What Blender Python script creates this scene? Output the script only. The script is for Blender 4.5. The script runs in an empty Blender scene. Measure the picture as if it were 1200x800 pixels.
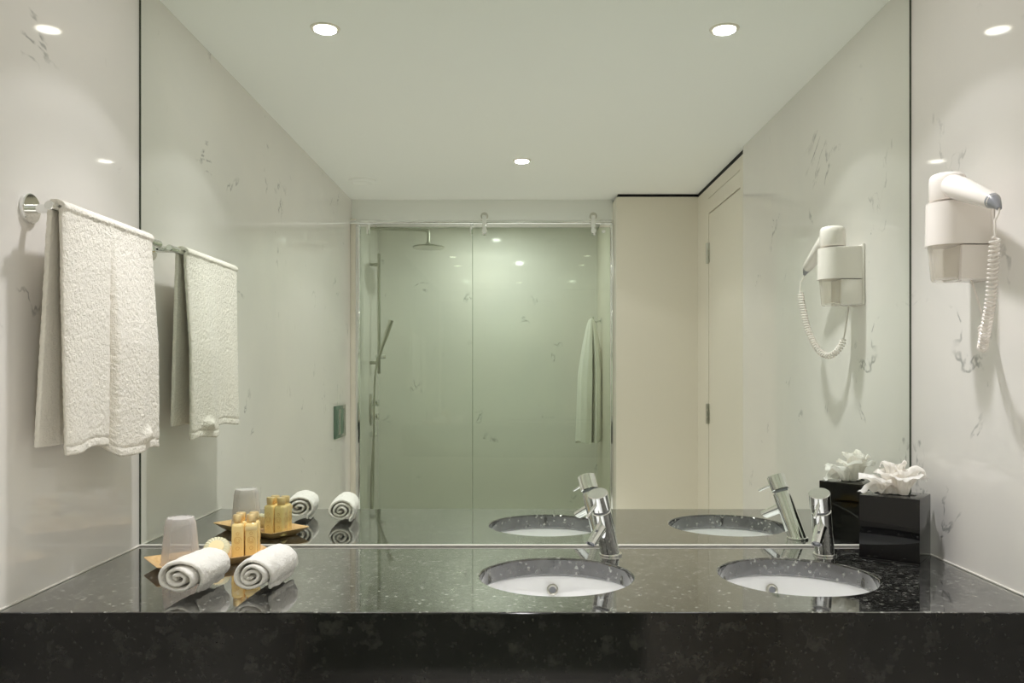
import bpy, bmesh, math, random
from math import sin, cos, pi, radians
from mathutils import Vector, Matrix, noise

random.seed(7)
scene = bpy.context.scene
COL = scene.collection
V = Vector

# ------------------------------------------------------------------ materials
def srgb(r, g, b):
    f = lambda c: (c / 255) / 12.92 if c / 255 <= .04045 else ((c / 255 + .055) / 1.055) ** 2.4
    return (f(r), f(g), f(b), 1)

def mat(name, col, rough=.5, metal=0, **kw):
    m = bpy.data.materials.new(name); m.use_nodes = True
    b = m.node_tree.nodes['Principled BSDF']
    b.inputs['Base Color'].default_value = col
    b.inputs['Roughness'].default_value = rough
    b.inputs['Metallic'].default_value = metal
    for k, v in kw.items():
        b.inputs[k.replace('_', ' ')].default_value = v
    return m

def nd(m, t, **kw):
    n = m.node_tree.nodes.new(t)
    for k, v in kw.items(): setattr(n, k, v)
    return n

def ln(m, a, b): m.node_tree.links.new(a, b)

def objco(m, scale=(1, 1, 1)):
    g = nd(m, 'ShaderNodeNewGeometry'); mp = nd(m, 'ShaderNodeMapping')
    mp.inputs['Scale'].default_value = scale
    ln(m, g.outputs['Position'], mp.inputs['Vector'])
    return mp.outputs['Vector']

def noise_n(m, vec, scale, detail=2, rough=.5, dist=0):
    n = nd(m, 'ShaderNodeTexNoise')
    n.inputs['Scale'].default_value = scale; n.inputs['Detail'].default_value = detail
    n.inputs['Roughness'].default_value = rough; n.inputs['Distortion'].default_value = dist
    ln(m, vec, n.inputs['Vector'])
    return n.outputs['Fac']

def ramp(m, fac, stops):
    r = nd(m, 'ShaderNodeValToRGB')
    els = r.color_ramp.elements
    while len(els) < len(stops): els.new(.5)
    for e, (p, c) in zip(els, stops):
        e.position = p; e.color = c
    ln(m, fac, r.inputs['Fac'])
    return r.outputs['Color']

def math_n(m, op, a, b=None):
    n = nd(m, 'ShaderNodeMath', operation=op)
    for i, x in enumerate((a, b)):
        if x is None: continue
        if isinstance(x, (int, float)): n.inputs[i].default_value = x
        else: ln(m, x, n.inputs[i])
    return n.outputs[0]

def mixc(m, fac, a, b):
    n = nd(m, 'ShaderNodeMix', data_type='RGBA')
    if isinstance(fac, float): n.inputs[0].default_value = fac
    else: ln(m, fac, n.inputs[0])
    for i, x in ((6, a), (7, b)):
        if isinstance(x, tuple): n.inputs[i].default_value = x
        else: ln(m, x, n.inputs[i])
    return n.outputs[2]

def bump(m, h, strength=.3, dist=.002):
    b = nd(m, 'ShaderNodeBump')
    b.inputs['Strength'].default_value = strength; b.inputs['Distance'].default_value = dist
    ln(m, h, b.inputs['Height'])
    ln(m, b.outputs['Normal'], m.node_tree.nodes['Principled BSDF'].inputs['Normal'])

W1 = (1, 1, 1, 1); B1 = (0, 0, 0, 1)

def marble():
    m = mat('white_marble', srgb(222, 216, 208), .05, 0)
    co = objco(m)
    g = nd(m, 'ShaderNodeNewGeometry')
    n = noise_n(m, co, 3.0, 5, .56, .7)
    d = math_n(m, 'ABSOLUTE', math_n(m, 'SUBTRACT', n, .5))
    vein = ramp(m, d, [(0, W1), (.004, W1), (.012, B1)])
    mask = ramp(m, noise_n(m, co, 5.5, 2, .5, .3), [(.59, B1), (.68, W1)])
    f = math_n(m, 'MULTIPLY', vein, mask)
    fine = ramp(m, noise_n(m, co, 45, 3), [(.36, B1), (.55, W1)])
    f = math_n(m, 'MULTIPLY', math_n(m, 'MULTIPLY', f, fine), .68)
    n2 = noise_n(m, co, 1.3, 4, .55, 1.2)
    cloud = ramp(m, n2, [(.35, srgb(228, 225, 221)), (.65, srgb(233, 229, 224))])
    c = mixc(m, f, cloud, srgb(140, 141, 138))
    ln(m, c, m.node_tree.nodes['Principled BSDF'].inputs['Base Color'])
    return m

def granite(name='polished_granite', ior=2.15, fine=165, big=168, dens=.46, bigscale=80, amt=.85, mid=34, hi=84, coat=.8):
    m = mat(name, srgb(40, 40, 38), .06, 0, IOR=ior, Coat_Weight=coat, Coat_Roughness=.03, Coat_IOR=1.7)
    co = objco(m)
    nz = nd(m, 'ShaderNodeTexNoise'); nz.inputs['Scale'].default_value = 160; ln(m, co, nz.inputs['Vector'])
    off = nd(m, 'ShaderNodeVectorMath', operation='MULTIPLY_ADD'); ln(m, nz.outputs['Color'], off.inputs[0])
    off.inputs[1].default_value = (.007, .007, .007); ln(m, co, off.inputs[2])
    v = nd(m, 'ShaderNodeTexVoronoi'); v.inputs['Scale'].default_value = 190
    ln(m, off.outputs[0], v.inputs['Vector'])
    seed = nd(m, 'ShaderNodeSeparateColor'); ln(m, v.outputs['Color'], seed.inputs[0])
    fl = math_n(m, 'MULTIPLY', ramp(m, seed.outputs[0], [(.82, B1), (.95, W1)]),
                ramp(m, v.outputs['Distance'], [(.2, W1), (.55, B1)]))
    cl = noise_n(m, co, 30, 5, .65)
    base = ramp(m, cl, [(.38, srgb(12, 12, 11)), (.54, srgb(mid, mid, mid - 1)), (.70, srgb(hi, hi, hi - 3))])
    v2 = nd(m, 'ShaderNodeTexVoronoi'); v2.inputs['Scale'].default_value = bigscale
    off2 = nd(m, 'ShaderNodeVectorMath', operation='MULTIPLY_ADD'); ln(m, nz.outputs['Color'], off2.inputs[0])
    off2.inputs[1].default_value = (.012, .012, .012); ln(m, co, off2.inputs[2]); ln(m, off2.outputs[0], v2.inputs['Vector'])
    seed2 = nd(m, 'ShaderNodeSeparateColor'); ln(m, v2.outputs['Color'], seed2.inputs[0])
    fl2 = math_n(m, 'MULTIPLY', ramp(m, seed2.outputs[1], [(dens, B1), (dens + .25, W1)]),
                 ramp(m, v2.outputs['Distance'], [(.15, W1), (.38, B1)]))
    c = mixc(m, math_n(m, 'MULTIPLY', fl, .35), base, srgb(fine, fine, fine - 5))
    c = mixc(m, math_n(m, 'MULTIPLY', fl2, amt), c, srgb(big, big, big - 7))
    ln(m, c, m.node_tree.nodes['Principled BSDF'].inputs['Base Color'])
    return m

def terry(name='white_terry', col=srgb(236, 231, 220), s=1.0, nscale=330):
    m = mat(name, col, 1.0, 0, Sheen_Weight=.25, Sheen_Roughness=.6)
    m.node_tree.nodes['Principled BSDF'].inputs['Specular IOR Level'].default_value = .1
    co = objco(m)
    n = noise_n(m, co, nscale, 3, .7)
    n2 = noise_n(m, co, nscale * .35, 2, .6)
    bump(m, math_n(m, 'ADD', n, n2), s, .006)
    return m

def glass_mat(name, tint, refl=1.0, base=.0):
    m = bpy.data.materials.new(name); m.use_nodes = True
    nt = m.node_tree; nt.nodes.clear()
    out = nd(m, 'ShaderNodeOutputMaterial'); tr = nd(m, 'ShaderNodeBsdfTransparent')
    gl = nd(m, 'ShaderNodeBsdfGlossy'); gl.inputs['Roughness'].default_value = 0
    fr = nd(m, 'ShaderNodeFresnel'); fr.inputs['IOR'].default_value = 1.5
    tr.inputs['Color'].default_value = tint
    mx = nd(m, 'ShaderNodeMixShader')
    f = math_n(m, 'ADD', math_n(m, 'MULTIPLY', fr.outputs[0], refl), base)
    ln(m, f, mx.inputs[0]); ln(m, tr.outputs[0], mx.inputs[1]); ln(m, gl.outputs[0], mx.inputs[2])
    ln(m, mx.outputs[0], out.inputs[0])
    return m

def emis(name, col, s):
    m = mat(name, (1, 1, 1, 1), .5)
    b = m.node_tree.nodes['Principled BSDF']
    b.inputs['Emission Color'].default_value = col; b.inputs['Emission Strength'].default_value = s
    return m

M = dict(
    marble=marble(), granite=granite(), granite_shaded=granite('shade_toned_granite', 1.42, 56, 44, .55, 60, .6, 20, 42, 0), terry=terry(s=.6),  # second granite is the same stone with the front's shade put into its colour
    terry_fine=terry('white_terry_fine', srgb(248, 245, 239), .6, 260),
    paint=mat('ceiling_paint', srgb(246, 247, 244), .75),
    panel=mat('white_lacquer', srgb(228, 222, 209), .35),
    dark=mat('shadow_gap', srgb(20, 20, 19), .8),
    edge=mat('mirror_edge_green', srgb(66, 74, 60), .25),
    mirror=mat('silvered_mirror', (.865, .905, .85, 1), 0, 1),
    chrome=mat('chrome', (.86, .87, .86, 1), .04, 1),
    steel=mat('brushed_steel', (.55, .54, .48, 1), .28, 1),
    ceramic=mat('white_ceramic', srgb(252, 252, 252), .08),
    silicone=mat('white_silicone', srgb(225, 222, 214), .3),
    plastic=mat('white_plastic', srgb(232, 226, 220), .22),
    gplastic=mat('grey_plastic', srgb(140, 142, 148), .3),
    black=mat('black_lacquer', srgb(6, 6, 7), .02, 0, IOR=1.48),
    wood=mat('bamboo', srgb(214, 176, 122), .35),
    gold=mat('gold_cap', (.95, .74, .40, 1), .38, .85),
    amber=mat('amber_liquid', srgb(246, 220, 152), .12, 0, Coat_Weight=.6),
    amber_dark=mat('amber_print', srgb(205, 158, 84), .4),
    label=mat('cream_label', srgb(240, 220, 168), .4),
    wrap=mat('cream_wrap', srgb(232, 228, 196), .15, 0, Coat_Weight=1.0),
    plate=mat('flush_glass', srgb(92, 116, 100), .08),
    floor=mat('floor_tile', srgb(205, 202, 195), .4),
    glass=glass_mat('shower_glass', (.885, .93, .875, 1), .8, .0),
    cupm=None,
    lamp=emis('lamp_diffuser', srgb(255, 244, 225), 14),
)
m = M['wood']; co = objco(m, (1, 1, 1))
ln(m, ramp(m, noise_n(m, co, 60, 3, .6, 1.5), [(.3, srgb(204, 164, 108)), (.7, srgb(228, 194, 142))]),
   m.node_tree.nodes['Principled BSDF'].inputs['Base Color'])

def frosted(name, tint, diff, fac):
    m = bpy.data.materials.new(name); m.use_nodes = True
    nt = m.node_tree; nt.nodes.clear()
    out = nd(m, 'ShaderNodeOutputMaterial'); tr = nd(m, 'ShaderNodeBsdfTransparent')
    df = nd(m, 'ShaderNodeBsdfPrincipled'); df.inputs['Base Color'].default_value = diff
    df.inputs['Roughness'].default_value = .25
    tr.inputs['Color'].default_value = tint
    mx = nd(m, 'ShaderNodeMixShader'); lw = nd(m, 'ShaderNodeLayerWeight'); lw.inputs[0].default_value = .35
    f = math_n(m, 'ADD', math_n(m, 'MULTIPLY', lw.outputs['Facing'], .5), fac)
    f = math_n(m, 'MINIMUM', f, 1.0)
    ln(m, f, mx.inputs[0]); ln(m, tr.outputs[0], mx.inputs[1]); ln(m, df.outputs[0], mx.inputs[2])
    ln(m, mx.outputs[0], out.inputs[0])
    return m
M['cupm'] = frosted('clear_cup_plastic', (.97, .97, .97, 1), srgb(236, 232, 230), .22)
M['nozzle'] = frosted('clear_nozzle', (.97, .96, .94, 1), srgb(244, 240, 234), .15)

def tissue_mat():
    m = bpy.data.materials.new('tissue_paper'); m.use_nodes = True
    nt = m.node_tree; nt.nodes.clear()
    out = nd(m, 'ShaderNodeOutputMaterial')
    d = nd(m, 'ShaderNodeBsdfDiffuse'); d.inputs[0].default_value = srgb(250, 248, 244)
    t = nd(m, 'ShaderNodeBsdfTranslucent'); t.inputs[0].default_value = srgb(250, 246, 240)
    mx = nd(m, 'ShaderNodeMixShader'); mx.inputs[0].default_value = .35
    ln(m, d.outputs[0], mx.inputs[1]); ln(m, t.outputs[0], mx.inputs[2]); ln(m, mx.outputs[0], out.inputs[0])
    return m
M['tissue'] = tissue_mat()

# ------------------------------------------------------------------ geometry helpers
def NB(): return bmesh.new()

def box(bm, x0, x1, y0, y1, z0, z1, bev=0, seg=2):
    t = bmesh.new()
    bmesh.ops.create_cube(t, size=1)
    for v in t.verts:
        v.co = V((x0 + (v.co.x + .5) * (x1 - x0), y0 + (v.co.y + .5) * (y1 - y0), z0 + (v.co.z + .5) * (z1 - z0)))
    if bev: bmesh.ops.bevel(t, geom=t.edges[:], offset=bev, segments=seg, profile=.5, affect='EDGES')
    merge(bm, t)
    return bm

def merge(bm, t, mtx=None):
    if mtx is not None: bmesh.ops.transform(t, matrix=mtx, verts=t.verts)
    me = bpy.data.meshes.new('tmp'); t.to_mesh(me); t.free(); bm.from_mesh(me); bpy.data.meshes.remove(me)

def frame(d):
    d = V(d).normalized()
    up = V((0, 0, 1)) if abs(d.z) < .95 else V((1, 0, 0))
    a = d.cross(up).normalized(); b = d.cross(a).normalized()
    return a, b, d

def tube(bm, pts, r, seg=16, cap=True):
    """swept round tube with parallel-transported frames; r number or list"""
    pts = [V(p) for p in pts]; n = len(pts)
    rs = r if isinstance(r, (list, tuple)) else [r] * n
    a, b, d = frame(pts[1] - pts[0]); rings = []
    for i, p in enumerate(pts):
        t = (pts[min(i + 1, n - 1)] - pts[max(i - 1, 0)]).normalized()
        a = (a - t * a.dot(t)).normalized(); b = t.cross(a)
        rings.append([bm.verts.new(p + (a * cos(2 * pi * k / seg) + b * sin(2 * pi * k / seg)) * rs[i]) for k in range(seg)])
    for i in range(n - 1):
        for k in range(seg):
            bm.faces.new((rings[i][k], rings[i][(k + 1) % seg], rings[i + 1][(k + 1) % seg], rings[i + 1][k]))
    if cap:
        bm.faces.new(rings[0][::-1]); bm.faces.new(rings[-1])
    return bm

def lathe(bm, prof, seg=48, mtx=None, close=False):
    """prof list of (r,z); r=0 makes a pole"""
    t = bmesh.new(); rings = []
    for r, z in prof:
        rings.append([t.verts.new((0, 0, z))] if r < 1e-6 else
                     [t.verts.new((r * cos(2 * pi * k / seg), r * sin(2 * pi * k / seg), z)) for k in range(seg)])
    pairs = list(zip(rings, rings[1:]))
    if close: pairs.append((rings[-1], rings[0]))
    for A, B in pairs:
        for k in range(seg):
            k2 = (k + 1) % seg
            if len(A) == 1 and len(B) == 1: continue
            if len(A) == 1: t.faces.new((A[0], B[k2], B[k]))
            elif len(B) == 1: t.faces.new((A[k], A[k2], B[0]))
            else: t.faces.new((A[k], A[k2], B[k2], B[k]))
    bmesh.ops.recalc_face_normals(t, faces=t.faces)
    merge(bm, t, mtx)
    return bm

def cyl(bm, p0, p1, r, seg=40, bev=.001, r1=None):
    """bevelled cylinder from p0 to p1"""
    p0, p1 = V(p0), V(p1); L = (p1 - p0).length; r1 = r if r1 is None else r1
    a, b, d = frame(p1 - p0)
    mtx = Matrix.Translation(p0) @ Matrix((a, b, d)).transposed().to_4x4()
    lathe(bm, [(0, 0), (r - bev, 0), (r, bev), (r1, L - bev), (r1 - bev, L), (0, L)], seg, mtx)
    return bm

def prism(bm, outline, z0, z1, bev=0):
    t = bmesh.new()
    lo = [t.verts.new((x, y, z0)) for x, y in outline]; hi = [t.verts.new((x, y, z1)) for x, y in outline]
    t.faces.new(lo[::-1]); t.faces.new(hi); n = len(lo)
    for i in range(n): t.faces.new((lo[i], lo[(i + 1) % n], hi[(i + 1) % n], hi[i]))
    if bev:
        es = [e for e in t.edges if abs(e.verts[0].co.z - e.verts[1].co.z) < 1e-7]
        bmesh.ops.bevel(t, geom=es, offset=bev, segments=3, profile=.5, affect='EDGES')
    bmesh.ops.recalc_face_normals(t, faces=t.faces)
    merge(bm, t); return bm

def spline(P, n=12):
    P = [V(p) for p in P]; out = []
    Q = [P[0] * 2 - P[1]] + P + [P[-1] * 2 - P[-2]]
    for i in range(1, len(Q) - 2):
        for k in range(n):
            t = k / n; a, b, c, d = Q[i - 1], Q[i], Q[i + 1], Q[i + 2]
            out.append(.5 * ((2 * b) + (c - a) * t + (2 * a - 5 * b + 4 * c - d) * t * t + (3 * b - a - 3 * c + d) * t ** 3))
    out.append(P[-1]); return out

# ------------------------------------------------------------------ object helpers
def wloc(o):
    p = V((0, 0, 0))
    while o: p += o.location; o = o.parent
    return p

def obj(name, bm, m, parent=None, loc=None, local=False, smooth=True, angle=40):
    """one mesh object; bm is in world coordinates unless local"""
    o = bpy.data.objects.new(name, bpy.data.meshes.new(name))
    base = wloc(parent) if parent else V((0, 0, 0))
    if loc is not None and not parent: o.location = loc; base = V(loc)
    if not local: bmesh.ops.translate(bm, vec=-base, verts=bm.verts)
    bm.to_mesh(o.data); bm.free()
    o.data.materials.append(m)
    if smooth:
        o.data.polygons.foreach_set('use_smooth', [True] * len(o.data.polygons))
        o.data.set_sharp_from_angle(angle=radians(angle))
    COL.objects.link(o)
    if parent: o.parent = parent
    return o

def tag(o, label, cat, group=None):
    o['label'] = label; o['category'] = cat
    if group: o['group'] = group
    return o

def thing(name, label, cat, loc=(0, 0, 0), rz=0, group=None):
    o = bpy.data.objects.new(name, None); o.empty_display_size = .05
    COL.objects.link(o); o.location = loc; o.rotation_euler = (0, 0, rz)
    return tag(o, label, cat, group)

def struct(name, bm, m, parent=None, smooth=False):
    o = obj(name, bm, m, parent, smooth=smooth)
    if not parent: o['kind'] = 'structure'
    return o

def dup(root, loc, label, rz=None):
    r = root.copy(); COL.objects.link(r); r.location = loc; r['label'] = label
    if rz is not None: r.rotation_euler = (0, 0, rz)
    for ch in list(root.children):
        c = ch.copy(); COL.objects.link(c); c.parent = r
        for g in ch.children:
            d = g.copy(); COL.objects.link(d); d.parent = c
    return r

# ------------------------------------------------------------------ dimensions (metres)
XL, XR = -.923, .9625          # side walls
ZC = 2.235                     # ceiling
ZT = .85                       # counter top
YD0, YD1 = -1.49, -2.41        # door bay on the right wall
YS = -2.575                    # face of the beam over the shower
YB = -3.45                     # far wall of the shower
XP = .533                      # left face of the white partition

# ------------------------------------------------------------------ room shell
struct('floor', box(NB(), XL - .1, XR + .12, YB - .1, .12, -.05, 0), M['floor'])
struct('ceiling', box(NB(), XL - .1, XR + .12, YB - .1, .12, ZC, ZC + .05), M['paint'])
struct('wall_left', box(NB(), XL - .08, XL, YB - .1, .12, 0, ZC), M['marble'])
struct('wall_right', box(NB(), XR, XR + .08, YD0, .12, 0, ZC), M['marble'])
struct('wall_mirror_side', box(NB(), XL, XR, .012, .09, 0, ZC), M['marble'])
struct('wall_shower_side', box(NB(), XL, XP, YB - .08, YB, 0, ZC), M['marble'])
struct('wall_partition', box(NB(), XP, XR + .05, YB - .05, YD1, 0, 2.219, .002), M['panel'])
struct('trim_shadow_gap', box(NB(), XP + .012, XR + .05, YB - .05, YD1 - .012, 2.219, ZC), M['dark'])
struct('wall_shower_beam', box(NB(), XL, XP, YS - .1, YS, 2.125, ZC), M['paint'])
struct('trim_shower_nib', box(NB(), XL, XL + .028, YS - .06, YS + .04, 0, 2.125, .004), M['panel'], smooth=True)

# door bay
dr = bpy.data.objects.new('door_1', None); COL.objects.link(dr); dr['kind'] = 'structure'
dr.location = (XR + .012, (YD0 + YD1) / 2, 0)
x0 = XR + .010
struct('door_surround', (lambda b: (box(b, x0, x0 + .05, YD1, -2.165, 0, 2.215, .001), box(b, x0, x0 + .05, -1.575, YD0, 0, 2.215, .001),
        box(b, x0, x0 + .05, -2.165, -1.575, 2.082, 2.155, .001), box(b, x0, x0 + .05, -2.165, -1.575, 2.158, 2.215, .001)) and b)(NB()), M['panel'], dr)
struct('door_leaf', box(NB(), x0 + .002, x0 + .042, -2.161, -1.579, .008, 2.077, .0015), M['panel'], dr)
struct('door_shadow_gap', box(NB(), x0 + .002, x0 + .05, YD1, YD0, 2.215, ZC), M['dark'], dr)
struct('door_backing', box(NB(), x0 + .05, x0 + .07, YD1, YD0, 0, ZC), M['dark'], dr)
for z in (1.880, 1.065, .30):
    b = NB()
    for k in range(3): cyl(b, (x0 - .004, -2.163, z - .052 + k * .035), (x0 - .004, -2.163, z - .019 + k * .035), .0095, 16)
    box(b, x0 - .0015, x0 + .0025, -2.180, -2.142, z - .05, z + .05, .0005)
    obj('hinge', b, M['steel'], dr)

# white silicone joints where the counter meets the side walls
b = NB(); box(b, XL, XL + .0035, -.553, 0, ZT, ZT + .0035, .001); struct('trim_left_joint', b, M['silicone'])
b = NB(); box(b, XR - .0035, XR, -.553, 0, ZT, ZT + .0035, .001); struct('trim_right_joint', b, M['silicone'])

# ------------------------------------------------------------------ wall mirror
mr = thing('wall_mirror', 'large frameless wall mirror filling the wall above the dark counter', 'mirror', (0, 0, ZT + .005))
obj('mirror_pane', box(NB(), XL + .0045, XR - .0045, 0, .005, ZT + .004, ZC - .001, .0006, 1), M['mirror'], mr, smooth=False)
b = NB(); box(b, XL, XL + .0045, .0, .008, ZT + .004, ZC - .001); box(b, XR - .0045, XR, .0, .008, ZT + .004, ZC - .001)
box(b, XL, XR, .0055, .0115, ZT + .004, ZC - .001)
obj('backing', b, M['edge'], mr, smooth=False)
obj('bottom_strip', box(NB(), XL, XR, -.004, .008, ZT + .0003, ZT + .0050, .0012), M['silicone'], mr)

# ------------------------------------------------------------------ counter with two round cut-outs
SINKS = [(.0815, -.285), (.585, -.285)]
RS = .1635
def slab():
    cu = bpy.data.curves.new('c', 'CURVE'); cu.dimensions = '2D'; cu.fill_mode = 'BOTH'
    def add(pts):
        s = cu.splines.new('POLY'); s.points.add(len(pts) - 1)
        for p, q in zip(s.points, pts): p.co = (q[0], q[1], 0, 1)
        s.use_cyclic_u = True
    e = .004
    add([(XL + e, -.55 + e), (XR - e, -.55 + e), (XR - e, .010 - e), (XL + e, .010 - e)])
    for cx, cy in SINKS:
        add([(cx + RS * cos(2 * pi * k / 96), cy + RS * sin(2 * pi * k / 96)) for k in range(96)][::-1])
    cu.extrude = .016; cu.bevel_depth = .004; cu.bevel_resolution = 3
    o = bpy.data.objects.new('c', cu); COL.objects.link(o)
    dg = bpy.context.evaluated_depsgraph_get(); dg.update()
    me = bpy.data.meshes.new_from_object(o.evaluated_get(dg))
    b = bmesh.new(); b.from_mesh(me)
    bmesh.ops.remove_doubles(b, verts=b.verts, dist=1e-5)
    bpy.data.objects.remove(o); bpy.data.curves.remove(cu); bpy.data.meshes.remove(me)
    bmesh.ops.translate(b, vec=(0, 0, ZT - .02), verts=b.verts)
    return b
ct = thing('vanity_counter', 'long black granite vanity counter with two round sink cut-outs under mirror', 'counter', (0, -.275, .60))
top = obj('countertop', slab(), M['granite'], ct, angle=10)
top.data.materials.append(M['granite_shaded'])
for p in top.data.polygons:      # front edge strip shares the apron's granite, darkened in colour for shade
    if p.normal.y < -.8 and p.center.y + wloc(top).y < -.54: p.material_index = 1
obj('apron', box(NB(), XL + .001, XR - .001, -.5500, -.5265, .60, ZT - .0362), M['granite_shaded'], ct)

# ------------------------------------------------------------------ washbasins
def basin(loc, label):
    t = thing('washbasin', label, 'sink', (loc[0], loc[1], ZT - .20), 0, 'washbasins set into the counter')
    z = ZT - .0402
    inner = [(.178, z), (.172, z - .004), (.170, z - .03), (.160, z - .065), (.132, z - .105), (.085, z - .13), (.035, z - .138), (.022, z - .139)]
    outer = [(.022, z - .150), (.09, z - .142), (.142, z - .115), (.170, z - .072), (.180, z - .03), (.190, z - .012), (.190, z)]
    obj('bowl', lathe(NB(), inner + outer, 72, Matrix.Translation((loc[0], loc[1], 0)), True), M['ceramic'], t)
    b = NB()
    lathe(b, [(0, z - .1415), (.016, z - .140), (.019, z - .137), (.029, z - .1365), (.030, z - .1395), (.021, z - .1395), (.018, z - .145), (0, z - .145)], 40,
          Matrix.Translation((loc[0], loc[1], 0)))
    obj('drain', b, M['chrome'], t)
    b = NB(); c = V((loc[0], loc[1] + .1652, z - .034))
    mt = Matrix.Translation(c) @ Matrix.Rotation(radians(78), 4, 'X')
    lathe(b, [(.0072, .0005), (.0078, .0035), (.0105, .0045), (.0128, .003), (.0135, -.002), (.0072, -.002)], 36, mt, True)
    obj('overflow_ring', b, M['steel'], t)
    b = NB(); lathe(b, [(0, .0006), (.0074, .0004), (.0074, -.004), (0, -.004)], 24, mt)
    obj('overflow_grate', b, M['gplastic'], t)
    return t
b1 = basin(SINKS[0], 'round white undermount washbasin in the middle of the counter')
dup(b1, (SINKS[1][0], SINKS[1][1], ZT - .20), 'round white undermount washbasin nearest the black tissue box')

# ------------------------------------------------------------------ mixer taps (local +x points to the basin)
def faucet(loc, rz, label):
    t = thing('basin_mixer_tap', label, 'tap', loc, rz, 'leaning chrome taps on the counter')
    L = radians(25.5); ax = V((sin(L), 0, cos(L))); pr = V((cos(L), 0, -sin(L)))
    b = NB(); lathe(b, [(0, 0), (.0262, 0), (.0268, .002), (.0262, .0045), (.0245, .0055), (0, .0055)], 48)
    obj('base_ring', b, M['chrome'], t, local=True)
    b = NB()
    # body: cylinder sheared at the foot so it stands flat
    seg = 48; a, c, d = frame(ax); r = .0222; lo = []; hi = []; mid = []
    for k in range(seg):
        o = (a * cos(2 * pi * k / seg) + c * sin(2 * pi * k / seg)) * r
        s = (.005 - o.z) / ax.z
        lo.append(b.verts.new(o + ax * s)); hi.append(b.verts.new(o + ax * .122)); mid.append(b.verts.new(o * .93 + ax * .1235))
    for k in range(seg):
        j = (k + 1) % seg
        b.faces.new((lo[k], lo[j], hi[j], hi[k])); b.faces.new((hi[k], hi[j], mid[j], mid[k]))
    b.faces.new(mid); b.faces.new(lo[::-1]); bmesh.ops.recalc_face_normals(b, faces=b.faces)
    obj('body', b, M['chrome'], t, local=True)
    b = NB(); cyl(b, ax * .1235, ax * .1295, .0185)
    obj('neck_ring', b, M['gplastic'], t, local=True)
    b = NB(); cyl(b, ax * .1295, ax * .170, .0232, 48, .0016)
    hd = obj('handle_cap', b, M['chrome'], t, local=True)
    b = NB(); tube(b, [ax * .152 + pr * .020, ax * .152 + pr * .068, ax * .152 + pr * .0715], [.0040, .0036, .0022], 16)
    obj('lever', b, M['chrome'], hd, local=True)
    b = NB()  # spout with a slanted mouth
    a, c, d = frame(pr); s0 = ax * .088; rings = []
    for (q, rr) in ((.012, .0135), (.045, .0125), (.080, .0112)):
        ring = []
        for k in range(32):
            o = (a * cos(2 * pi * k / 32) + c * sin(2 * pi * k / 32)) * rr
            ex = o.dot(ax) * .55 if q > .075 else 0
            ring.append(b.verts.new(s0 + pr * (q + ex) + o))
        rings.append(ring)
    inner = [b.verts.new(v.co + (s0 + pr * .080 - v.co) * .22) for v in rings[-1]]
    deep = [b.verts.new(v.co - pr * .010) for v in inner]
    rings += [inner, deep]
    for A, B in zip(rings, rings[1:]):
        for k in range(32): b.faces.new((A[k], A[(k + 1) % 32], B[(k + 1) % 32], B[k]))
    b.faces.new(deep); bmesh.ops.recalc_face_normals(b, faces=b.faces)
    sp = obj('spout', b, M['chrome'], t, local=True)
    b = NB(); cyl(b, s0 + pr * .0705, s0 + pr * .074, .0075, 24, .0004); obj('aerator', b, M['gplastic'], sp, local=True)
    return t
DZ = math.atan2(-.87, -.50)
f1 = faucet((.2175, -.093, ZT), DZ, 'leaning chrome mixer tap behind the middle washbasin')
dup(f1, (.7165, -.093, ZT), 'leaning chrome mixer tap between washbasin and black tissue box', DZ)

# ------------------------------------------------------------------ towel bar
ZB = 1.583; XBAR = -.862
tb = thing('towel_bar', 'chrome towel bar with round wall plates on the left marble wall', 'towel rail', (XL, -.255, ZB))
obj('rail', cyl(NB(), (XBAR, -.492, ZB), (XBAR, -.028, ZB), .0085, 32), M['chrome'], tb)
for y in (-.455, -.055):
    b = NB(); cyl(b, (XL, y, ZB), (XL + .009, y, ZB), .0285, 48, .0015); rz_ = obj('wall_plate', b, M['chrome'], tb)
    b = NB(); cyl(b, (XL + .008, y, ZB), (XBAR + .004, y, ZB), .0085, 32); obj('post', b, M['chrome'], tb)

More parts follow.
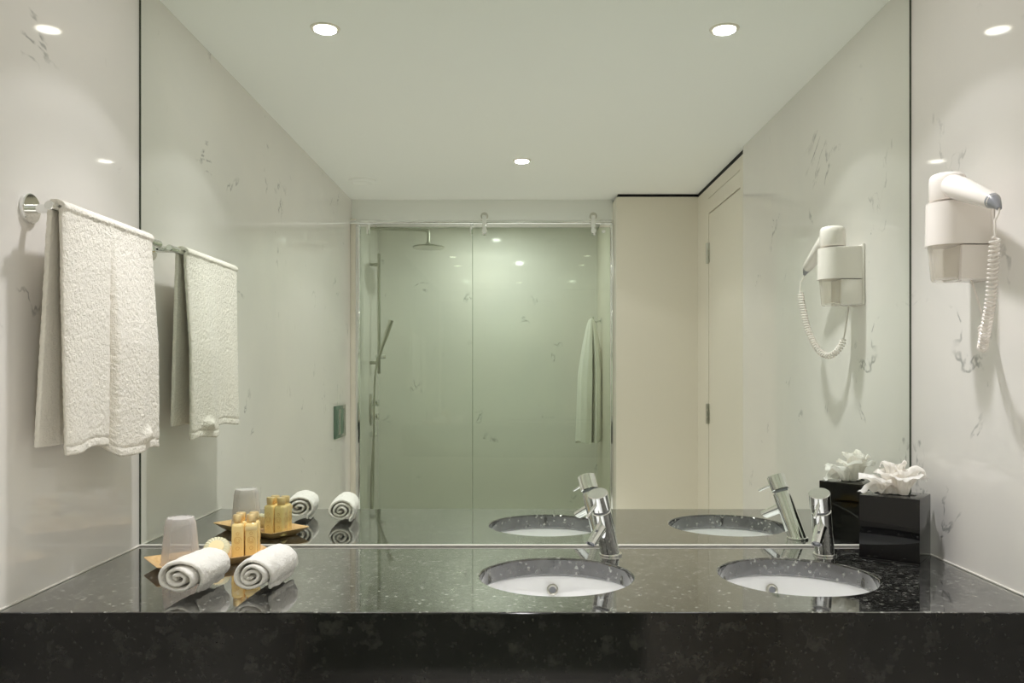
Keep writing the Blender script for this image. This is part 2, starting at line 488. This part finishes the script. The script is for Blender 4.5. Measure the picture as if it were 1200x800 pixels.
# ------------------------------------------------------------------ hanging bath towel
def bath_towel():
    b = NB()
    NV = 150
    y0, y1 = -.474, -.098
    zb_back = 1.135
    # u path: back bottom -> over rail -> front bottom
    rr = .0135
    path = []
    nb = 60
    for i in range(nb): path.append((XBAR - rr + .004, zb_back + (ZB - zb_back) * i / nb, 0, 'b', 1 - i / nb))
    for i in range(15): path.append((XBAR - (rr - .004 * (1 - i / 7)) * cos(pi * i / 14), ZB + rr * sin(pi * i / 14) * .85, 0, 't', 0))
    nf = 110
    for i in range(1, nf + 1): path.append((XBAR + rr, ZB, i / nf, 'f', i / nf))
    rows = []
    for (x, z, f, k, h) in path:
        row = []
        for j in range(NV + 1):
            v = j / NV; y = y0 + (y1 - y0) * v
            X = x; Z = z
            if k == 'f':
                part2 = 1 / (1 + math.exp(-(y + .288) * 420))
                zb = 1.123 - .022 * part2 + .004 * sin(y * 31)
                Z = ZB + (zb - ZB) * f
                X += .005 * f + .005 * sin(y * 26 + .7) * f + .0025 * sin(y * 58 + 2 * f) * f + .013 * min(1, max(0, f - .06) * 2.2) * part2
                g = math.exp(-((y + .292) / .0055) ** 2)
                X -= .017 * g * min(1, max(0, f - .08) * 2.6)
                X += .005 * f * math.exp(-((y + .20) / .03) ** 2)
                if f > .86:   # pinched bulge near the hem of the inner fold
                    X += .012 * math.exp(-((f - .93) / .025) ** 2 - ((y + .185) / .022) ** 2)
                d = (1 - f) * (ZB - 1.12)
                if .014 < d < .018: X -= .0025
                y += -.004 * f * cos(y * 20)
            elif k == 'b':
                X += -.013 * h + .003 * sin(y * 30) * h
                y += -.016 * h * (1 - v)
            # softened long edges
            e = min(v, 1 - v) * (y1 - y0)
            if e < .012 and k == 'f': X -= .004 * (1 - e / .012) ** 2
            n = noise.noise(V((X * 90, y * 90, Z * 90))) * .0009
            row.append(b.verts.new((X + n, y, Z)))
        rows.append(row)
    for A, B in zip(rows, rows[1:]):
        for j in range(NV): b.faces.new((A[j], A[j + 1], B[j + 1], B[j]))
    bmesh.ops.recalc_face_normals(b, faces=b.faces)
    o = obj('bath_towel', b, M['terry'], None, (XBAR, -.29, ZB))
    s = o.modifiers.new('s', 'SOLIDIFY'); s.thickness = .009; s.offset = 0
    s2 = o.modifiers.new('b', 'SUBSURF'); s2.levels = 1; s2.render_levels = 1
    tx = bpy.data.textures.new('pile', 'CLOUDS'); tx.noise_scale = .0048; tx.noise_depth = 1
    d = o.modifiers.new('d', 'DISPLACE'); d.texture = tx; d.strength = .0022; d.mid_level = .5; d.texture_coords = 'LOCAL'
    return o
tag(bath_towel(), 'white terry bath towel folded over the chrome bar on the left wall', 'towel')

# ------------------------------------------------------------------ rolled face towels
def rolled(front, back, wid, hgt, turns, seed, label, flat=.0):
    rnd = random.Random(seed)
    front, back = V(front), V(back); ax = (back - front); L = ax.length; ax.normalize()
    side = V((0, 0, 1)).cross(ax) * -1           # points to picture right
    side = V((ax.y, -ax.x, 0)).normalized()
    t = thing('rolled_towel', label, 'towel', (front + back) / 2, 0, 'rolled white face towels on the counter')
    NT = 260; NL = 26; th = .0064
    a1 = 2 * pi * turns
    pitch = (wid / 2 - th / 2 - .004) / turns
    b = NB(); grid = []
    endang = -radians(62)   # where the outer end lies (lower right)
    for i in range(NT + 1):
        f = i / NT; an = a1 * f
        r = .0035 + pitch * an / (2 * pi)
        ang = endang - (a1 - an)      # counts up to endang
        ang = -ang + 2 * endang       # wind the other way: over the top to the right side
        row = []
        wob = .0009 * sin(2.1 * ang + seed) + .0006 * sin(1.3 * an + seed)
        cx, cz = (r + wob) * cos(ang), (r + wob) * sin(ang)
        cz *= hgt / wid
        lead = 0
        last = (a1 - an) / (2 * pi)
        if last < .45: lead = .030 * (1 - last / .45) ** 1.1
        for j in range(NL + 1):
            g = j / NL
            s = lead + (L - lead) * g
            s += .0025 * sin(an * 1.7 + seed)*(1-g) - .003 * sin(an * 1.3 + seed) * g
            sw = 1 + .05 * sin(pi * g) + .02 * sin(5 * g + seed)
            x, z = cx * sw, cz * sw
            floor_ = -hgt / 2 + .001
            if z < floor_: z = floor_ + (z - floor_) * .1
            if last < .05:   # loose outer flap corner falls to the counter
                q = 1 - last / .05
                x += .006 * q; z -= .004 * q
                z = max(z, -hgt / 2 + .001)
            p = front + ax * s + side * x + V((0, 0, z + hgt / 2 + th / 2))
            p += noise.noise_vector(p * 45) * .0022 + noise.noise_vector(p * 120) * .0010
            p.z = max(p.z, ZT + th / 2 + .0005)
            row.append(b.verts.new(p))
        grid.append(row)
    for A, B in zip(grid, grid[1:]):
        for j in range(NL): b.faces.new((A[j], A[j + 1], B[j + 1], B[j]))
    bmesh.ops.recalc_face_normals(b, faces=b.faces)
    o = obj('towel_roll', b, M['terry_fine'], t)
    s = o.modifiers.new('s', 'SOLIDIFY'); s.thickness = th; s.offset = 0
    s2 = o.modifiers.new('b', 'SUBSURF'); s2.levels = 1; s2.render_levels = 1
    return t
rolled((-.637, -.468, ZT), (-.624, -.333, ZT), .090, .072, 2.8, 1, 'rolled white face towel at the front left of the counter, left of the pair')
rolled((-.507, -.447, ZT), (-.494, -.290, ZT), .084, .068, 3.1, 5, 'rolled white face towel in front of the gold bottles, right of the pair')

# ------------------------------------------------------------------ bamboo tray
TC = V((-.682, -.178, ZT)); TA = radians(37)
tr_m = Matrix.Translation(TC) @ Matrix.Rotation(TA, 4, 'Z')
def tray():
    b = NB(); rings = []
    def ring(hx, hy, z, rad=.006):
        pts = []
        for cx, cy, a0 in ((1, 1, 0), (-1, 1, 90), (-1, -1, 180), (1, -1, 270)):
            for k in range(5):
                a = radians(a0 + 90 * k / 4)
                pts.append(b.verts.new((cx * (hx - rad) + rad * cos(a), cy * (hy - rad) + rad * sin(a), z)))
        return pts
    for hx, hy, z in ((.100, .038, 0), (.102, .040, .0008), (.126, .062, .0195), (.1255, .0615, .0205), (.1225, .0585, .0200), (.099, .036, .0068), (.096, .033, .006)):
        rings.append(ring(hx, hy, z))
    n = 20
    for A, B in zip(rings, rings[1:]):
        for k in range(n): b.faces.new((A[k], A[(k + 1) % n], B[(k + 1) % n], B[k]))
    b.faces.new(rings[0][::-1]); b.faces.new(rings[-1])
    bmesh.ops.recalc_face_normals(b, faces=b.faces)
    bmesh.ops.rotate(b, verts=b.verts, cent=(0, 0, 0), matrix=Matrix.Rotation(TA, 3, 'Z'))
    o = obj('serving_tray', b, M['wood'], None, TC, local=True)
    return tag(o, 'rectangular pale bamboo tray holding cup, soap and gold bottles', 'tray')
tray()
TZ = .0062
def on_tray(u, v): p = tr_m @ V((u, v, TZ)); return p

# upside-down plastic cup
cp = on_tray(-.064, -.001)
b = NB()
prof_o = [(.0415, 0), (.0425, .0008), (.0425, .003), (.0405, .0042), (.0385, .02), (.0320, .088), (.0300, .098), (.0275, .1035), (.0235, .1045), (.0225, .1025), (0, .1022)]
prof_i = [(0, .1010), (.0230, .1010), (.0262, .1015), (.0288, .097), (.0308, .088), (.0372, .02), (.0392, .004), (.040, 0)]
t = bmesh.new(); lathe(t, prof_o + prof_i, 56)
for v in t.verts:       # shallow flutes
    r = math.hypot(v.co.x, v.co.y); a = math.atan2(v.co.y, v.co.x)
    if r > .02 and .008 < v.co.z < .09:
        k = 1 + .012 * cos(14 * a); v.co.x *= k; v.co.y *= k
merge(b, t, Matrix.Translation(cp))
tag(obj('plastic_cup', b, M['cupm'], None, cp), 'clear plastic cup standing upside down on the bamboo tray', 'cup')

# wrapped soap
sp = V((-.672, -.163, ZT + TZ))
tilt = Matrix.Translation(sp + V((0, -.004, .0235))) @ Matrix.Rotation(radians(12), 4, 'Z') @ Matrix.Rotation(radians(48), 4, 'X') @ Matrix.Translation((0, 0, -.006))
so = thing('wrapped_soap', 'round soap in pleated cream wrapper on the tray beside plastic cup', 'soap', sp)
b = NB(); t = bmesh.new()
lathe(t, [(0, 0), (.020, 0), (.0275, .003), (.0290, .0085), (.0265, .0135), (.019, .0165), (.008, .0172), (0, .0172)], 66)
for v in t.verts:
    a = math.atan2(v.co.y, v.co.x); r = math.hypot(v.co.x, v.co.y)
    if r > .015: v.co.z += .0013 * sin(22 * a) * (r / .027)
merge(b, t, tilt)
obj('pleated_wrapper', b, M['wrap'], so)
b = NB(); lathe(b, [(0, .0186), (.0155, .0182), (.0165, .0170), (0, .0165)], 32, tilt); obj('seal_sticker', b, M['label'], so)

# amenity bottles
def bottle(loc, rz, label):
    t = thing('toiletry_bottle', label, 'bottle', loc, rz, 'gold capped toiletry bottles on the tray')
    b = NB(); h = .0135; rad = .006
    rings = []
    for s, z, rr in ((.92, 0, rad), (1, .0015, rad), (1, .070, rad), (.93, .0745, .0058), (.62, .0785, .006), (.50, .0795, .0065), (.50, .083, .0065)):
        ring = []
        for cx, cy, a0 in ((1, 1, 0), (-1, 1, 90), (-1, -1, 180), (1, -1, 270)):
            for k in range(6):
                a = radians(a0 + 90 * k / 5); q = min(rr, h * s - .0002)
                ring.append(b.verts.new((cx * (h * s - q) + q * cos(a), cy * (h * s - q) + q * sin(a), z)))
        rings.append(ring)
    for A, B in zip(rings, rings[1:]):
        for k in range(24): b.faces.new((A[k], A[(k + 1) % 24], B[(k + 1) % 24], B[k]))
    b.faces.new(rings[0][::-1]); b.faces.new(rings[-1]); bmesh.ops.recalc_face_normals(b, faces=b.faces)
    bd = obj('bottle_body', b, M['amber'], t, local=True)
    b = NB(); lathe(b, [(0, .080), (.0102, .080), (.0106, .0805), (.0106, .0835), (.0100, .084), (.0106, .0845), (.0106, .0955), (.0098, .0965), (0, .0968)], 36)
    obj('cap', b, M['gold'], t, local=True)
    b = NB()   # curled ornament printed round the body
    for fy, rot in ((-1, 0), (1, pi), (1, pi / 2), (1, -pi / 2)):
        R = Matrix.Rotation(rot, 3, 'Z')
        for (cx, cz, r0, a0, a1) in ((0, .040, .0085, 0, 5.6), (0, .040, .0045, 2, 7.4), (0, .055, .0035, 0, 6.2), (0, .022, .0040, 0, 6.2)):
            pts = []
            for k in range(22):
                a = a0 + (a1 - a0) * k / 21; r = r0 * (1 - .25 * k / 21)
                pts.append(R @ V((cx + r * cos(a), -.01355, cz + r * sin(a))))
            tube(b, pts, .00045, 6)
    obj('ornament', b, M['amber_dark'], bd, local=True)
    return t
bc = on_tray(.070, .006) + V((.008, .005, 0)); br = radians(14)
offs = [(-.0145, -.0145), (.0145, -.0145), (-.0105, .0145), (.0185, .0145)]
labs = ['gold capped amber toiletry bottle at the front left of the four on the tray',
        'gold capped amber toiletry bottle at the front right of the four, with pale label band',
        'gold capped amber toiletry bottle at the back left of the four, nearest the mirror',
        'gold capped amber toiletry bottle at the back right of the four, nearest the mirror']
bt = None
for (ox, oy), lb in zip(offs, labs):
    p = bc + Matrix.Rotation(br, 3, 'Z') @ V((ox, oy, 0))
    if bt is None: bt = bottle(p, br, lb)
    else:
        c = dup(bt, p, lb)
        if 'front right' in lb:
            q = NB(); box(q, -.0128, .0128, -.01395, -.0134, .062, .0705, .0005)
            obj('label_band', q, M['label'], c, local=True)

# ------------------------------------------------------------------ tissue box
TBc = V((.868, -.118, ZT)); TBr = radians(-37.5)
tx = thing('tissue_box', 'glossy black tissue box with white tissue in the right counter corner', 'tissue box', TBc, TBr)
b = NB(); W = .0635; D = .056
prism(b, [(-W, -D), (W, -D), (W, D), (-W, D)], .0035, .145, .0012)
obj('cover', b, M['black'], tx, local=True, angle=30)
b = NB(); prism(b, [(-W - .0012, -D - .0012), (W + .0012, -D - .0012), (W + .0012, D + .0012), (-W - .0012, D + .0012)], 0, .0035, .0005)
obj('plinth', b, M['black'], tx, local=True, angle=30)
b = NB()   # rim of the slot, slightly proud
oc = [(.045 * cos(2 * pi * k / 40), .020 * sin(2 * pi * k / 40)) for k in range(40)]
prism(b, oc, .1445, .1458); obj('slot', b, M['dark'], tx, local=True)
def tissue():
    b = NB()
    for sh in range(5):
        NR, NA = 14, 90
        ph = (0, 1.9, 3.7, 5.1, .8)[sh]; cx = (-.020, .014, -.002, .020, -.008)[sh]; cy_ = (-.006, .004, .002, -.004, .006)[sh]
        lx, ly = ((-.022, -.012), (.016, -.004), (-.004, .004), (.010, .006), (-.008, -.006))[sh]
        hmax = (.046, .052, .078, .068, .060)[sh]; spread = (.031, .029, .019, .022, .026)[sh]
        rows = []
        for i in range(NR + 1):
            f = i / NR; row = []
            for j in range(NA):
                a = 2 * pi * j / NA
                pleat = abs(((a * 4.5 / pi + ph) % 1) - .5) * 2        # sharp gathered pleats
                lobe = .5 + .5 * sin(3 * a + ph * 2)
                r = (.007 + spread * f ** .8) * (1 + .17 * (pleat - .5) * (1 - .4 * f) + .16 * (lobe - .5) * f)
                z = .142 + hmax * (.86 + .14 * lobe) * sin(min(f * 2.05, 2.05))
                x = cx + lx * f + r * cos(a); y = cy_ + ly * f + r * sin(a) * .85
                nn = noise.noise_vector(V((x * 38, y * 38, z * 30 + sh * 7))) * .012 * f
                n2 = noise.noise_vector(V((x * 95, y * 95, z * 80 + sh * 7))) * .0045 * f
                row.append(b.verts.new((x + nn.x + n2.x, y + nn.y + n2.y, max(z + nn.z + n2.z, .1436))))
            rows.append(row)
        for A, B in zip(rows, rows[1:]):
            for j in range(NA): b.faces.new((A[j], A[(j + 1) % NA], B[(j + 1) % NA], B[j]))
    rows = []      # a leaf of tissue drooping over the front left of the slot
    for i in range(16):
        f = i / 15; row = []
        for j in range(25):
            g = j / 24 - .5
            x = -.004 - .042 * f + g * (.034 + .026 * f); y = -.010 - .024 * f + .012 * sin(g * 7)
            z = .152 + .024 * sin(pi * min(f * 1.1, 1)) * (1 - .4 * abs(g)) + .004 * sin(g * 22 + f * 3)
            n = noise.noise_vector(V((x, y, z)) * 60) * .004
            row.append(b.verts.new((x + n.x, y + n.y, max(z + n.z, .1440))))
        rows.append(row)
    for A, B in zip(rows, rows[1:]):
        for j in range(24): b.faces.new((A[j], A[j + 1], B[j + 1], B[j]))
    return obj('tissue', b, M['tissue'], tx, local=True, smooth=True, angle=38)
tissue()

# ------------------------------------------------------------------ hair dryer and its wall holder
HY = -.307; HXc = .889
ho = thing('hair_dryer_holder', 'white wall holder for the hair dryer on the right marble wall', 'holder', (XR, HY, 1.462))
def dshape(xc, r, xw, n=24):
    pts = [(xw, HY - r), (xw, HY + r)]
    pts += [(xc + r * cos(a), HY + r * sin(a)) for a in [pi / 2 + pi * k / n for k in range(n + 1)]]
    return pts
def taper(b, z0, z1, k, cx):
    for v in b.verts:
        f = (v.co.z - z0) / (z1 - z0); s = 1 + k * (f - 1)
        v.co.x = min(cx + (v.co.x - cx) * s, max(v.co.x, cx)) if v.co.x < cx else v.co.x
        v.co.y = HY + (v.co.y - HY) * s
b = NB(); prism(b, dshape(HXc, .0405, XR - .004), 1.535, 1.622, .003)
for v in b.verts:
    if v.co.z > 1.6: v.co.z += .004 * (v.co.x - .85) / .11
taper(b, 1.535, 1.63, -.02, .93)
obj('cup', b, M['plastic'], ho)
b = NB(); box(b, XR - .007, XR, HY - .043, HY + .043, 1.462, 1.632, .003); obj('back_plate', b, M['plastic'], ho)
b = NB(); box(b, .898, XR - .004, HY - .0385, HY + .0385, 1.464, 1.5335, .003); obj('base_block', b, M['plastic'], ho)
b = NB(); lathe(b, [(.0265, 1.462), (.029, 1.466), (.0355, 1.536), (.0335, 1.536), (.0272, 1.468), (.0, 1.466), (0, 1.462)], 40, Matrix.Translation((HXc - .002, HY, 0)), False)
obj('clear_nozzle_guard', b, M['nozzle'], ho)

hd = thing('hair_dryer', 'white hair dryer with coiled cord resting in the wall holder', 'hair dryer', (HXc, HY, 1.62))
b = NB(); lathe(b, [(0, 1.628), (.0335, 1.628), (.0350, 1.631), (.0350, 1.668), (.0340, 1.676), (.0300, 1.682), (.022, 1.6845), (0, 1.6855)], 56, Matrix.Translation((HXc, HY, 0)))
head = obj('dryer_head', b, M['plastic'], hd)
b = NB()
for i in range(-3, 4):
    for j in range(-1, 2): box(b, HXc + i * .005 - .0016, HXc + i * .005 + .0016, HY + j * .006 - .002, HY + j * .006 + .002, 1.6846, 1.6862, .0004)
obj('air_grille', b, M['plastic'], head)
H0 = V((.886, HY - .012, 1.660)); H1 = V((.880, -.488, 1.590)); hdir = (H1 - H0).normalized()
b = NB(); pts = [H0 + (H1 - H0) * f for f in (0, .12, .3, .5, .75, .93, 1)]
tube(b, pts, [.020, .0235, .0228, .0205, .0175, .0155, .0130], 32)
hn = obj('handle', b, M['plastic'], hd)
b = NB(); box(b, -.006, .006, -.010, .010, 0, .003, .001)
a_, b_, d_ = frame(hdir); mt = Matrix.Translation(H0 + (H1 - H0) * .55 + V((0, 0, .0195))) @ V((0, 1, 0)).rotation_difference(hdir).to_matrix().to_4x4()
bmesh.ops.transform(b, matrix=mt, verts=b.verts); obj('switch', b, M['gplastic'], hn)
b = NB()
tube(b, [H1 - hdir * .020, H1 - hdir * .004, H1 + hdir * .012 + V((0, 0, -.004)), H1 + hdir * .020 + V((0, 0, -.009))], [.0148, .0142, .0080, .0045], 24)
obj('cord_clip', b, M['gplastic'], hd)['label'] = 'grey plastic cord clip'
c0 = H1 + hdir * .019 + V((0, 0, -.009))
# coiled cord
CP = spline([(.868, -.512, 1.522), (.873, -.497, 1.46), (.880, -.475, 1.40), (.892, -.438, 1.348), (.905, -.408, 1.325), (.919, -.382, 1.327), (.932, -.362, 1.348), (.938, -.350, 1.372)], 60)
lens = [0]
for p, q in zip(CP, CP[1:]): lens.append(lens[-1] + (q - p).length)
TOT = lens[-1]
b = NB(); pts = tuple(); out = [c0, c0 + V((-.002, -.002, -.008)), V((.8685, -.5105, 1.55)), V((.868, -.512, 1.534))]
n = 1300; idx = 0; a, bb, d = frame(CP[1] - CP[0])
for i in range(n + 1):
    s = TOT * i / n
    while idx < len(lens) - 2 and lens[idx + 1] < s: idx += 1
    f = (s - lens[idx]) / max(1e-9, lens[idx + 1] - lens[idx]); p = CP[idx].lerp(CP[idx + 1], f)
    t = (CP[idx + 1] - CP[idx]).normalized(); a = (a - t * a.dot(t)).normalized(); bb = t.cross(a)
    ang = 2 * pi * s / .0082; R = .0078 * min(1, s / .008 + .1, (TOT - s) / .008 + .1)
    out.append(p + (a * cos(ang) + bb * sin(ang)) * R)
out += [V((.939, -.345, 1.392)), V((.938, -.328, 1.43)), V((.936, -.312, 1.465))]
tube(b, out, .0022, 8); obj('coiled_cord', b, M['plastic'], hd)

# ------------------------------------------------------------------ ceiling downlights
LPOS = [(-.536, -.288), (.580, -.292), (.022, -1.715), (-.15, -2.98)]  # last position: unseen downlight added to brighten the shower
LLAB = ['small round recessed ceiling downlight over the bamboo tray side of the counter',
        'small round recessed ceiling downlight over the tissue box side of the counter',
        'small round recessed ceiling downlight in the middle of the room',
        'unseen round ceiling downlight added to light the shower']
def downlight(x, y, lb):
    t = thing('ceiling_downlight', lb, 'ceiling light', (x, y, ZC), 0, 'recessed ceiling downlights')
    b = NB(); lathe(b, [(.0315, -.0005), (.0325, -.003), (.0400, -.0028), (.0415, 0), (.0315, 0)], 56)
    obj('trim_ring', b, M['panel'], t, local=True)
    b = NB(); lathe(b, [(0, -.0022), (.0300, -.0022), (.0316, -.0012), (.0316, 0), (0, 0)], 48)
    obj('lens', b, M['lamp'], t, local=True)
    return t
d0 = None
for (x, y), lb in zip(LPOS, LLAB):
    d0 = downlight(x, y, lb) if d0 is None else (dup(d0, (x, y, ZC), lb) and d0)
WARM = (.99, .985, 1.0)
def lamps(x, y, edge, core, wide, cone=100, inner=84):
    # a downlight beam: soft-edged outer cone plus a brighter core, and the glow of its lens
    for nm, e, ang, bl in (('downlight_beam', edge, cone, .16), ('downlight_core', core, inner, 1.0)):
        l = bpy.data.lights.new(nm, 'SPOT'); l.energy = e; l.spot_size = radians(ang); l.spot_blend = bl
        l.shadow_soft_size = .028; l.color = WARM
        o = bpy.data.objects.new(nm, l); o.location = (x, y, ZC - .012); COL.objects.link(o)
    l = bpy.data.lights.new('downlight_glow', 'AREA'); l.shape = 'DISK'; l.size = .06; l.energy = wide; l.color = WARM
    o = bpy.data.objects.new('downlight_glow', l); o.location = (x, y, ZC - .006); COL.objects.link(o)
for (x, y), a_ in zip(LPOS, ((4.0, 38, .5), (4.0, 38, .5), (7, 340, 4, 125, 62), (1, 1, 6, 150))): lamps(x, y, *a_)

b = NB(); lathe(b, [(0, -.010), (.040, -.010), (.048, -.014), (.056, -.012), (.066, -.006), (.068, 0), (0, 0)], 56, Matrix.Translation((-.775, -2.10, ZC)))
tag(obj('ceiling_vent', b, M['paint'], None, (-.775, -2.10, ZC)), 'round white extractor vent on the ceiling near the shower', 'vent')

# ------------------------------------------------------------------ flush plate on the left wall
fp = thing('flush_plate', 'grey green rectangular toilet flush plate on the left wall', 'flush plate', (XL, -2.245, 1.02))
obj('cover_plate', box(NB(), XL - .001, XL + .010, -2.372, -2.120, .937, 1.103, .0015), M['plate'], fp)
obj('flush_button', box(NB(), XL + .009, XL + .0125, -2.35, -2.23, .955, 1.085, .001), M['plate'], fp)
obj('flush_button', box(NB(), XL + .009, XL + .0125, -2.225, -2.142, .955, 1.085, .001), M['plate'], fp)

# ------------------------------------------------------------------ shower enclosure
YG = -2.525; ZR = 2.103
se = thing('shower_screen', 'glass shower screen with chrome top rail, fixed panel on the left', 'shower screen', (-.17, YG, 0))
obj('top_rail', cyl(NB(), (XL + .002, YG, ZR), (XP - .001, YG, ZR), .0115, 24), M['chrome'], se)
obj('glass_panel', box(NB(), XL + .042, -.245, YG - .026, YG - .018, .02, ZR - .022, .001, 1), M['glass'], se, smooth=False)
obj('wall_profile', box(NB(), XL + .0285, XL + .052, YG - .034, YG - .012, .0, ZR - .012, .002), M['chrome'], se)
obj('end_profile', box(NB(), XP - .016, XP - .001, YG - .034, YG + .02, .0, ZR - .012, .002), M['chrome'], se)
for x in (-.825, -.252):
    b = NB(); box(b, x - .009, x + .009, YG - .034, YG - .008, ZR - .065, ZR + .014, .003); obj('rail_clamp', b, M['chrome'], se)
b = NB(); cyl(b, (XP - .075, YG, ZR), (XP - .002, YG, ZR), .0155, 28); obj('rail_socket', b, M['chrome'], se)
obj('sill', box(NB(), XL + .03, XP - .002, YG - .05, YG + .03, .0, .022, .003), M['silicone'], se)

sd = thing('sliding_shower_door', 'sliding glass shower door hanging from rollers, right of the fixed panel', 'shower door', (.14, YG, .03))
obj('glass_panel', box(NB(), -.247, XP - .02, YG + .004, YG + .012, .03, ZR - .03, .001, 1), M['glass'], sd, smooth=False)
for x in (-.180, .420):
    b = NB(); cyl(b, (x, YG - .008, ZR + .0325), (x, YG + .012, ZR + .0325), .0205, 36, .003)
    rl = obj('roller', b, M['steel'], sd)
    b = NB(); box(b, x - .012, x + .012, YG + .011, YG + .0155, ZR - .075, ZR + .036, .002)
    cyl(b, (x, YG + .012, ZR - .052), (x, YG + .032, ZR - .052), .015, 28)
    obj('hanger', b, M['chrome'], rl)
b = NB(); cyl(b, (.475, YG + .012, ZR - .055), (.475, YG + .032, ZR - .055), .010, 24); obj('stop_bolt', b, M['chrome'], sd)

# rain shower
SY = -3.06
rs = thing('rain_shower_head', 'chrome rain shower head on a long horizontal arm behind the glass', 'shower head', (XL, SY, 2.155))
b = NB(); tube(b, spline([(XL, SY, 2.162), (-.70, SY, 2.158), (-.575, SY, 2.154), (-.552, SY, 2.146), (-.547, SY, 2.120), (-.547, SY, 2.075)], 8), .0105, 20)
obj('arm', b, M['steel'], rs)
b = NB(); cyl(b, (XL, SY, 2.162), (XL + .012, SY, 2.162), .030, 32); obj('wall_flange', b, M['steel'], rs)
b = NB(); lathe(b, [(0, 2.078), (.014, 2.078), (.018, 2.068), (.060, 2.058), (.095, 2.052), (.099, 2.046), (.096, 2.042), (0, 2.042)], 56, Matrix.Translation((-.547, SY, 0)))
obj('rose', b, M['steel'], rs)

# hand shower set
HYs = -3.15; XS = -.868
hs = thing('hand_shower_set', 'slim hand shower on a vertical slide bar at the left shower wall', 'hand shower', (XL, HYs, 1.27))
obj('slide_bar', box(NB(), XS - .009, XS + .009, HYs - .010, HYs + .010, 1.265, 2.02, .003), M['steel'], hs)
for z in (1.335, 1.95):
    b = NB(); cyl(b, (XL, HYs, z), (XS, HYs, z), .011, 20); obj('bar_mount', b, M['steel'], hs)
b = NB(); cyl(b, (XS - .02, HYs + .014, 1.372), (XS + .045, HYs + .014, 1.372), .013, 24); cyl(b, (XS, HYs - .005, 1.372), (XS, HYs + .02, 1.372), .018, 24)
obj('slider', b, M['chrome'], hs)
b = NB(); tube(b, [(XS - .006, HYs + .03, 1.34), (XS + .03, HYs + .03, 1.45), (XS + .052, HYs + .032, 1.51), (XS + .082, HYs + .034, 1.60)], [.010, .011, .015, .016], 20)
obj('handset', b, M['steel'], hs)
b = NB(); tube(b, spline([(XS - .006, HYs + .03, 1.34), (XS - .02, HYs + .04, 1.22), (XS - .022, HYs + .06, .95), (XS - .025, HYs + .06, .60), (XS - .030, HYs + .05, .42), (XS - .042, HYs + .04, .42), (XS - .045, HYs + .02, .6), (XS - .035, HYs, .865)], 10), .006, 12)
obj('hose', b, M['steel'], hs)
b = NB(); cyl(b, (XL, HYs, .885), (XL + .035, HYs, .885), .016, 24); obj('hose_outlet', b, M['chrome'], hs)

mx = thing('shower_mixer', 'oval chrome shower mixer plate with two knobs on the left shower wall', 'shower mixer', (XL, -3.16, 1.04))
b = NB(); t = bmesh.new(); lathe(t, [(0, 0), (.040, 0), (.042, .003), (.038, .008), (0, .008)], 48)
for v in t.verts: v.co.x *= 2.4
merge(b, t, Matrix.Translation((XL, -3.16, 1.04)) @ Matrix.Rotation(radians(90), 4, 'Y'))
obj('cover_plate', b, M['steel'], mx)
for z in (1.082, .995):
    b = NB(); cyl(b, (XL + .006, -3.16, z), (XL + .055, -3.16, z), .021, 32, .002); obj('knob', b, M['chrome'], mx)

# towel hanging from a hook on the right-hand shower wall
hk = thing('wall_hook', 'small chrome hook on the right-hand shower wall', 'hook', (XP, -3.16, 1.62))
b = NB(); cyl(b, (XP - .008, -3.16, 1.60), (XP, -3.16, 1.60), .018, 24)
obj('hook_plate', b, M['chrome'], hk)
b = NB(); tube(b, spline([(XP - .006, -3.16, 1.60), (XP - .035, -3.16, 1.592), (XP - .05, -3.16, 1.60), (XP - .053, -3.16, 1.625)], 6), .005, 12)
obj('hook_arm', b, M['chrome'], hk)
def hanging():
    b = NB(); NA, NZ = 96, 60; rows = []
    cx, cy = .468, -3.16
    for i in range(NZ + 1):
        f = i / NZ; z = 1.612 - f * .775
        w = .010 + .062 * min(1, (f * 2.2) ** .6) + .012 * f; dd = .010 + .05 * min(1, (f * 3) ** .7)
        row = []
        for j in range(NA):
            a = 2 * pi * j / NA
            k = 1 + .10 * sin(6 * a + .8) * f + .05 * sin(11 * a)
            x = cx + w * cos(a) * k - .012 * f; y = cy + dd * sin(a) * k
            # open slit facing the room
            s = math.exp(-((a - pi / 2 + .22) / .075) ** 2)
            y -= dd * 1.9 * s * min(1, f * 3)
            x = min(x, XP - .004)
            row.append(b.verts.new((x, y, z + (.010 * sin(3 * a) if i == NZ else 0))))
        rows.append(row)
    for A, B in zip(rows, rows[1:]):
        for j in range(NA): b.faces.new((A[j], A[(j + 1) % NA], B[(j + 1) % NA], B[j]))
    b.faces.new(rows[0]); bmesh.ops.recalc_face_normals(b, faces=b.faces)
    return obj('hanging_towel', b, M['terry_fine'], None, (cx, cy, 1.61))
tag(hanging(), 'cream towel hanging gathered from a hook inside the shower, behind the glass', 'towel')

# ------------------------------------------------------------------ camera and render settings
cam = bpy.data.cameras.new('camera'); co_ = bpy.data.objects.new('camera', cam); COL.objects.link(co_)
cam.sensor_width = 36; cam.lens = 28.8; cam.shift_x = -.005; cam.shift_y = .03; cam.clip_start = .02
co_.location = (0, -2.0, 1.275); co_.rotation_euler = (pi / 2, 0, 0)
scene.camera = co_
w = bpy.data.worlds.new('world'); scene.world = w; w.use_nodes = True
w.node_tree.nodes['Background'].inputs[0].default_value = (.02, .02, .02, 1)
vs = scene.view_settings
scene.display_settings.display_device = 'sRGB'
vs.view_transform = 'Standard'; vs.look = 'None'; vs.gamma = 1; vs.use_curve_mapping = False; vs.exposure = 0.05
cy = scene.cycles
cy.max_bounces = 14; cy.diffuse_bounces = 9; cy.glossy_bounces = 10; cy.transmission_bounces = 8; cy.transparent_max_bounces = 16
cy.sample_clamp_indirect = 4; cy.blur_glossy = .3; cy.use_denoising = True
